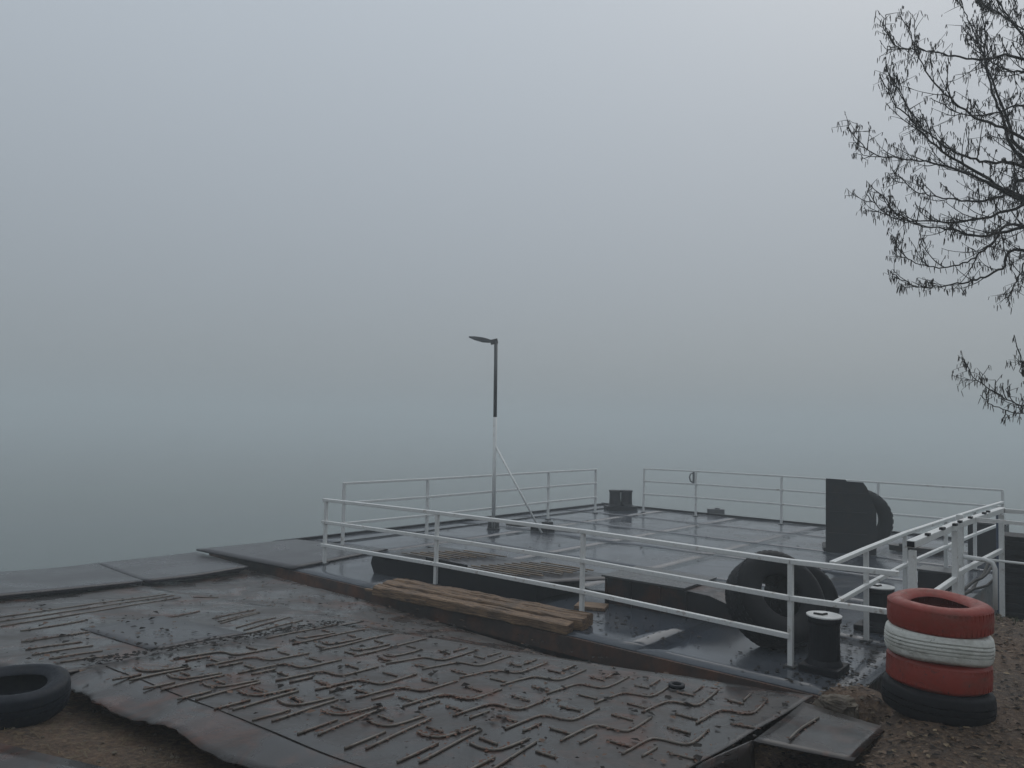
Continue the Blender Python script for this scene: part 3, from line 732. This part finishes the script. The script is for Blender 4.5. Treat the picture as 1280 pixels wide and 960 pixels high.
MB().tube([(4.86, 8.32, 0.95), (5.02, 8.20, 0.94), (5.07, 8.16, 0.92), (5.09, 8.15, 0.86), (5.09, 8.15, 0.44)], 0.024, 8).build('bent_pipe', 'white_paint', gt, smooth=True)
MB().tube([(5.04, 8.19, 0.945), (5.8, 7.7, 0.93)], 0.014, 6).build('thin_pipe', 'white_paint', gt, smooth=True)
bp = MB().box((6.06, 9.62, 0.55), (0.055, 0.055, 1.5), U)
paint('blue_paint', (0.05, 0.075, 0.13), (0.03, 0.03, 0.035), 0.45, 8)
tag(bp.build('blue_post', 'blue_paint', bevel=0.006), 'blue painted post at the far end of the gangway frame', 'post')
for k, (a, b, lab) in enumerate([((4.95, 8.85, 0.42), (7.4, 11.5, 0.62), 'black mooring cable running along the bank edge to the pontoon'),
                                 ((4.85, 8.75, 0.40), (7.5, 11.35, 0.52), 'second mooring cable sagging below the first on the bank edge'),
                                 ((5.1, 9.0, 0.30), (7.2, 11.6, 0.45), 'lowest mooring cable behind the gangway frame')]):
    a, b = Vector(a), Vector(b)
    pts = [a.lerp(b, t / 12) + Vector((0, 0, -0.12 * math.sin(math.pi * t / 12) + 0.02 * math.sin(t * 1.7 + k))) for t in range(13)]
    tag(MB().tube(pts, 0.018, 6).build('mooring_cable', 'rope_fibre', smooth=True), lab, 'cable', 'mooring cables')
for lab, c, sz in [('dark crate on the deck behind the gangway frame', (6.1, 11.0, 0.16), (0.5, 0.4, 0.32)),
                   ('dark locker at the far end of the deck side railing', (9.0, 14.6, 0.30), (0.6, 0.5, 0.6))]:
    t = thing('deck_crate', lab, 'crate', (c[0], c[1], 0))
    MB().box(c, sz, U).build('body', 'black_paint', t, bevel=0.012)
    MB().box((c[0], c[1], c[2] + sz[2] / 2 + 0.015), (sz[0] + 0.04, sz[1] + 0.04, 0.03), U).build('lid', 'dark_steel', t, bevel=0.005)

# ------------------------------------------------------------------ tree
T0 = Vector((6.55, 6.9, 0.42))
tree = thing('bare_tree', 'bare tree hung with catkins reaching over the bank from the right', 'tree', T0)
def smooth_path(pts, sub=5):
    pts = [Vector(p) for p in pts]; res = []
    for i in range(len(pts) - 1):
        p0, p1, p2, p3 = pts[max(i - 1, 0)], pts[i], pts[i + 1], pts[min(i + 2, len(pts) - 1)]
        for k in range(sub):
            t = k / sub
            res.append(0.5 * ((2 * p1) + (p2 - p0) * t + (2 * p0 - 5 * p1 + 4 * p2 - p3) * t * t + (3 * p1 - p0 - 3 * p2 + p3) * t ** 3))
    res.append(pts[-1]); return res
def trunk_at(z):
    return Vector((T0.x + 0.05 * math.sin(z * 0.7) + 0.02 * z, T0.y + 0.06 * math.sin(z * 0.5 + 1), z))
tz = [0.2 + 0.45 * i for i in range(21)]
MB().tube([trunk_at(z) for z in tz], [0.17 * (1 - 0.09 * (z - 0.2)) ** 1.1 + 0.012 for z in tz], 12).build('trunk', 'bark', tree, smooth=True)
# limbs as (x, z) stations measured at 7 m distance, with their own depth each
LIMBS = [
 # depth, [(x,z)...] from outside in to the trunk side
 (6.9, [(3.05, 5.17), (3.28, 4.91), (3.60, 4.83), (3.97, 4.76), (4.40, 4.56), (4.66, 4.43)]),
 (7.2, [(3.24, 5.63), (3.28, 5.27), (3.50, 5.08), (3.76, 4.86), (4.23, 4.62), (4.66, 4.40)]),
 (6.6, [(3.41, 6.15), (3.54, 5.94), (3.73, 5.90), (3.94, 5.83), (4.28, 5.76), (4.68, 5.74)]),
 (7.3, [(3.85, 6.25), (3.94, 6.08), (4.10, 5.85), (4.28, 5.49), (4.49, 5.08), (4.66, 4.88)]),
 (6.7, [(3.47, 5.68), (3.71, 5.25), (3.85, 5.05), (4.10, 4.86), (4.37, 4.78), (4.66, 4.72)]),
 (7.4, [(3.27, 4.57), (3.50, 4.42), (3.79, 4.38), (4.15, 4.37), (4.48, 4.47), (4.70, 4.60)]),
 (6.8, [(3.24, 4.52), (3.43, 4.31), (3.75, 4.24), (4.21, 4.25), (4.66, 4.38), (4.9, 4.5)]),
 (7.1, [(3.13, 4.37), (3.43, 4.14), (3.85, 4.09), (4.17, 4.05), (4.65, 4.18), (4.95, 4.3)]),
 (6.6, [(3.52, 4.04), (3.66, 3.88), (3.91, 3.81), (4.16, 3.86), (4.37, 4.01), (4.65, 4.18)]),
 (7.0, [(3.46, 3.78), (3.70, 3.63), (3.96, 3.64), (4.25, 3.69), (4.46, 3.79), (4.64, 3.94)]),
 (7.3, [(4.28, 3.43), (4.37, 3.54), (4.50, 3.71), (4.64, 3.90), (4.9, 4.1)]),
 (6.9, [(4.10, 2.98), (4.20, 2.79), (4.37, 2.66), (4.63, 2.53), (5.0, 2.5)]),
 (7.2, [(4.37, 3.15), (4.50, 2.88), (4.63, 2.73), (5.0, 2.62)]),
 (6.7, [(4.25, 2.62), (4.37, 2.52), (4.63, 2.45), (5.0, 2.45)]),
 (7.1, [(4.53, 3.32), (4.64, 3.23), (4.9, 3.1)]),
 (6.8, [(4.25, 6.4), (4.38, 6.28), (4.68, 6.06), (5.0, 5.85)]),
 (7.4, [(3.95, 5.95), (4.17, 5.68), (4.40, 5.60), (4.67, 5.59), (5.0, 5.5)]),
 (6.9, [(3.83, 5.45), (4.10, 5.28), (4.36, 5.26), (4.66, 5.33), (5.0, 5.2)]),
 (7.2, [(3.95, 6.6), (4.2, 6.35), (4.45, 6.05), (4.68, 5.85), (5.0, 5.6)]),
 (6.5, [(3.6, 6.2), (3.75, 5.75), (3.95, 5.45), (4.25, 5.2), (4.66, 5.0)]),
 (7.5, [(4.0, 6.35), (4.15, 6.0), (4.22, 5.6), (4.4, 5.2), (4.66, 4.8)]),
]
twigs, catk = MB(), MB()
rnd = random.Random(11)
def catkin(p, L_):
    d = Vector((rnd.uniform(-0.3, 0.3), rnd.uniform(-0.3, 0.3), -1)).normalized()
    a = d.orthogonal().normalized(); b = d.cross(a); rr = 0.0030 + 0.0018 * rnd.random()
    m1, m2, e = p + d * L_ * 0.2, p + d * L_ * 0.75, p + d * L_
    vs = [p]
    for c, q in ((m1, rr), (m2, rr * 0.85)):
        vs += [c + (a * math.cos(t) + b * math.sin(t)) * q for t in (0, 2.094, 4.189)]
    vs.append(e)
    catk.add(vs, [(0, 2, 1), (0, 3, 2), (0, 1, 3), (1, 2, 5, 4), (2, 3, 6, 5), (3, 1, 4, 6), (4, 5, 7), (5, 6, 7), (6, 4, 7)])
def cluster(p):
    for _ in range(rnd.choice((1, 1, 2))):
        catkin(p + Vector((rnd.uniform(-0.014, 0.014), rnd.uniform(-0.014, 0.014), 0)), rnd.uniform(0.03, 0.08))
def twig(p, d, L_, rad, lev=0):
    n = 7 if lev == 0 else 4; pts = [p]; c = p; d = d.normalized()
    bend = Vector((rnd.uniform(-0.3, 0.3), rnd.uniform(-0.3, 0.3), rnd.uniform(0.3, 1.0) if lev == 0 else rnd.uniform(-0.4, 0.7)))
    for i in range(n):
        d = (d + bend * 0.20 + Vector((rnd.uniform(-1, 1), rnd.uniform(-1, 1), rnd.uniform(-1, 1))) * 0.09).normalized()
        c = c + d * (L_ / n); pts.append(c)
        if rnd.random() < (0.20 if lev == 0 else 0.30): cluster(c)
        if lev == 0 and rnd.random() < 0.6:
            twig(c, (d * 0.6 + Vector((rnd.uniform(-1, 1), rnd.uniform(-1, 1), rnd.uniform(-0.9, 0.9)))), rnd.uniform(0.05, 0.17), rad * 0.6, 1)
    twigs.tube(pts, [rad * (1 - 0.55 * i / n) for i in range(n + 1)], 4, False)
    cluster(c)
def limb(pts, r_tip, r_base, dens=1.0, tl=1.0):
    path = smooth_path(pts, 6)
    n = len(path)
    for i in range(1, n - 1):
        path[i] = path[i] + Vector((rnd.uniform(-1, 1), rnd.uniform(-1, 1), rnd.uniform(-1, 1))) * 0.010
    Ltot = sum((path[i + 1] - path[i]).length for i in range(n - 1))
    rads = []; acc = 0.0
    for i in range(n):
        if i: acc += (path[i] - path[i - 1]).length
        rads.append(r_tip + (r_base - r_tip) * (acc / Ltot) ** 1.6)
    MB().tube(path, rads, 7).build('branch', 'bark', tree, smooth=True)
    acc = 0.0
    for i in range(n - 1):
        seg = path[i + 1] - path[i]; out = -seg.normalized(); acc += seg.length
        k = seg.length * 7.0 * dens
        for _ in range(int(k) + (rnd.random() < k % 1)):
            q = path[i].lerp(path[i + 1], rnd.random())
            sd_ = Vector((rnd.uniform(-1, 1), rnd.uniform(-1, 1), rnd.uniform(-1.0, 0.9)))
            twig(q, out * 0.8 + sd_ * 0.7, rnd.uniform(0.10, 0.42) * min(1.0, 0.35 + acc * 0.9) * tl, 0.0052)
        if acc < 0.5 and rnd.random() < 0.7: cluster(path[i + 1])
    cluster(path[0])
for dep, st in LIMBS:
    k = dep / 7.0
    pts = [Vector(((x + 0.10 * (1 - i / len(st))) * k, dep - 0.10 * (len(st) - 1 - i) * (1 if dep > 7 else -1) * 0.5, CAM_H + (z - CAM_H) * k)) for i, (x, z) in enumerate(st)]
    e = pts[-1]
    zt = max(1.3, e.z - 0.55 * (T0.x - e.x) * (0.7 if e.z > 3 else 0.25))
    tp = trunk_at(zt)
    mid = e.lerp(tp, 0.5) + Vector((0, 0, -0.10))
    pts += [mid, tp]
    limb(pts, 0.004, 0.050 if e.z > 3 else 0.022, 1.45 if e.z > 3 else 0.9, 1.0 if e.z > 3 else 0.45)
for i in range(14):                                            # rest of the crown, away from the river
    z0 = 1.9 + 0.48 * i; ang = rnd.uniform(-1.7, 1.7); L_ = max(0.9, 2.5 - 0.13 * i)
    b0 = trunk_at(z0); d = Vector((math.cos(ang), math.sin(ang) * 0.9, 0))
    limb([b0 + d * L_ + Vector((0, 0, L_ * 0.75)), b0 + d * L_ * 0.7 + Vector((0, 0, L_ * 0.42)), b0 + d * L_ * 0.35 + Vector((0, 0, L_ * 0.2)), b0], 0.003, 0.04, 0.5)
o = twigs.build('twigs', 'bark', tree, smooth=True); o['kind'] = 'stuff'
o = catk.build('catkins', 'catkin', tree); o['kind'] = 'stuff'

# ------------------------------------------------------------------ leaf litter, straw, debris
def leaf(mb, p, L_, nrm=(0, 0, 1), curl=0.3):
    nrm = (Vector(nrm) + Vector((rnd.uniform(-1, 1), rnd.uniform(-1, 1), 0)) * curl).normalized()
    a = nrm.orthogonal().normalized(); b = nrm.cross(a); t = rnd.uniform(0, 6.28)
    d = a * math.cos(t) + b * math.sin(t); s_ = nrm.cross(d); w_ = L_ * rnd.uniform(0.25, 0.42)
    up = nrm * L_ * rnd.uniform(0.02, 0.22)
    mb.add([p - d * L_ / 2, p + s_ * w_ + up, p + d * L_ / 2 + up * 0.5, p - s_ * w_ + up, p - nrm * 0.0],
           [(0, 4, 1), (4, 2, 1), (0, 3, 4), (4, 3, 2)])
lits = {'leaf_brown': MB(), 'leaf_dark': MB(), 'leaf_pale': MB()}
names = list(lits)
cnt = 0
while cnt < 16000:
    x, y = rnd.uniform(1.0, 9.0), rnd.uniform(3.2, 10.5)
    z = ground_z(x, y)
    e = Vector((x, y, 0)) - O; p, q = e.dot(P), e.dot(Q); dd = Vector((x, y, 0)) - A
    if z < -0.1 or p < 4.3 or (dd.dot(V) > 0 and dd.dot(U) < 7.7): continue
    if y / max(0.1, x) < 0.9 and x > 6: continue
    cnt += 1
    if rnd.random() > 0.35 + 0.65 * noise.noise(Vector((x * 1.1, y * 1.1, 9))) + 0.35: continue
    leaf(lits[rnd.choices(names, (5, 4, 3))[0]], Vector((x, y, z + 0.006)), 0.012 + 0.045 * rnd.random() ** 1.6, curl=0.28)
for nm, mb in lits.items():
    o = mb.build('leaf_litter', nm); o['kind'] = 'stuff'
    o['label'] = {'leaf_brown': 'brown dead leaves', 'leaf_dark': 'dark rotting leaves', 'leaf_pale': 'pale dry leaves'}[nm] + ' strewn over the bank around the tyre stack'; o['category'] = 'leaves'
peb = MB()
for _ in range(1500):
    x, y = (rnd.uniform(1.6, 6.0), rnd.uniform(3.4, 9.0)) if rnd.random() < 0.7 else (rnd.uniform(-3.6, -0.8), rnd.uniform(3.4, 5.2))
    e = Vector((x, y, 0)) - O; dd = Vector((x, y, 0)) - A; z = ground_z(x, y)
    if z < 0.1 or (0 < e.dot(P) < 4.3 and e.dot(Q) > -0.3) or (dd.dot(V) > 0 and dd.dot(U) < 7.7): continue
    rr = 0.005 + 0.014 * rnd.random() ** 3
    c = Vector((x, y, z + rr * 0.3)); vs = [c + Vector((dx * rr * rnd.uniform(0.7, 1.4), dy * rr * rnd.uniform(0.7, 1.4), dz * rr * 0.8)) for dx, dy, dz in ((1, 0, 0), (0, 1, 0), (-1, 0, 0), (0, -1, 0), (0.1, 0, 1), (0, 0, -1))]
    peb.add(vs, [(0, 1, 4), (1, 2, 4), (2, 3, 4), (3, 0, 4), (1, 0, 5), (2, 1, 5), (3, 2, 5), (0, 3, 5)])
o = peb.build('gravel', 'concrete'); o['kind'] = 'stuff'; o['label'] = 'small pale pebbles scattered over the dirt bank'; o['category'] = 'gravel'
deb = MB(); deb2 = MB()
for _ in range(3200):                                          # debris on the ramps
    p, q = rnd.uniform(-3.0, 4.4), rnd.uniform(-0.3, 4.4)
    if rnd.random() > 0.45 + 0.9 * noise.noise(Vector((p * 1.6, q * 1.6, 2))): continue
    w_ = RP(p, q, (0.030 + 0.016 * noise.noise(Vector((p * 1.4, q * 1.4, 1.0)))) if p > 0 and q < 2.5 else (0.013 + 0.010 * noise.noise(Vector((p * 1.4, q * 1.4, 8.0)))))
    if q > 2.6:
        dd = w_ - A
        if dd.dot(V) > -0.12: continue
        w_.z = apron_z(p, q, w_.z - 0.012)
    leaf(deb if rnd.random() < 0.6 else deb2, w_ + Vector((0, 0, 0.004)), 0.016 + 0.06 * rnd.random() ** 2, curl=0.12)
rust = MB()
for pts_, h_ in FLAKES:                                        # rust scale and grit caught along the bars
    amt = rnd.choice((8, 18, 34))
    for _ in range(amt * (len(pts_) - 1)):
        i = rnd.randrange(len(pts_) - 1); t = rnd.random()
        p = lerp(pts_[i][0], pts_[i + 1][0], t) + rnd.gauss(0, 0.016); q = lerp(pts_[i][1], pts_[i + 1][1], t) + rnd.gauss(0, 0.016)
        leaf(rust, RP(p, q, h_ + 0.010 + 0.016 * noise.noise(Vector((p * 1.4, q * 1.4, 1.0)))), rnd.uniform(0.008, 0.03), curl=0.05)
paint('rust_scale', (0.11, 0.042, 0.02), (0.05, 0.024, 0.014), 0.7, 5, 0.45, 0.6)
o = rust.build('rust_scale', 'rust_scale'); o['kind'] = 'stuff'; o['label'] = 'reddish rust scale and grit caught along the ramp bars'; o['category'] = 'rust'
for i in range(420):                                            # ridge of dirt along the seam of the two ramps
    t = rnd.random(); q = lerp(-0.1, 2.6, t)
    p = 0.0 - 0.05 * t + rnd.gauss(0, 0.06)
    leaf(deb, RP(p, q, 0.034 + 0.012 * rnd.random()), rnd.uniform(0.02, 0.06), curl=0.2)
for _ in range(420):                                           # debris on the deck, thickest by the bank
    s_ = 7.55 - abs(rnd.gauss(0, 0.55)); v_ = rnd.uniform(0.1, 3.0)
    leaf(deb, D(s_, v_, 0.006), rnd.uniform(0.02, 0.07), curl=0.1)
for _ in range(90):
    leaf(deb, D(rnd.gauss(4.9, 0.5), rnd.gauss(0.75, 0.28), 0.006), rnd.uniform(0.02, 0.07), curl=0.1)
for _ in range(140):
    leaf(deb, D(rnd.uniform(-2.4, 7.4), rnd.uniform(0.6, 11.5), 0.006), rnd.uniform(0.02, 0.08), curl=0.1)
for m_, mb, lab in (('leaf_dark', deb, 'dark wet leaf scraps scattered on the ramps and deck'), ('leaf_rusty', deb2, 'rust brown leaf scraps scattered on the ramps')):
    o = mb.build('leaf_scraps', m_); o['kind'] = 'stuff'; o['label'] = lab; o['category'] = 'leaves'
st = MB(); ms = MB()
for _ in range(2600):
    x, y = rnd.uniform(-3.6, -0.6), rnd.uniform(3.3, 5.4)
    z = ground_z(x, y)
    t = rnd.uniform(0, 6.28); L_ = rnd.uniform(0.03, 0.11)
    d = Vector((math.cos(t), math.sin(t), rnd.uniform(-0.02, 0.25))) * L_; s_ = Vector((-math.sin(t), math.cos(t), 0)) * 0.0022
    p = Vector((x, y, z + 0.006)); st.add([p - s_, p + s_, p + d + s_ * 0.3], [(0, 1, 2)])
for _ in range(5200):
    x, y = rnd.uniform(4.2, 8.5), rnd.uniform(7.0, 10.2)
    dd = Vector((x, y, 0)) - A; v_ = dd.dot(V)
    if dd.dot(U) < 7.9 or v_ < 1.2 + 0.8 * noise.noise(Vector((x, y, 4))) or v_ > 3.6: continue
    z = ground_z(x, y); t = rnd.uniform(0, 6.28); L_ = rnd.uniform(0.03, 0.07)
    d = Vector((math.cos(t) * 0.6, math.sin(t) * 0.6, 0.8)) * L_; s_ = Vector((-math.sin(t), math.cos(t), 0)) * 0.006
    p = Vector((x, y, z - 0.005)); ms.add([p - s_, p + s_, p + d], [(0, 1, 2)])
o = st.build('dry_grass', 'straw'); o['kind'] = 'stuff'; o['label'] = 'dry straw coloured grass scraps on the dirt by the flat tyre'; o['category'] = 'grass'
o = ms.build('mossy_grass', 'moss'); o['kind'] = 'stuff'; o['label'] = 'short mossy green grass along the bank edge'; o['category'] = 'grass'
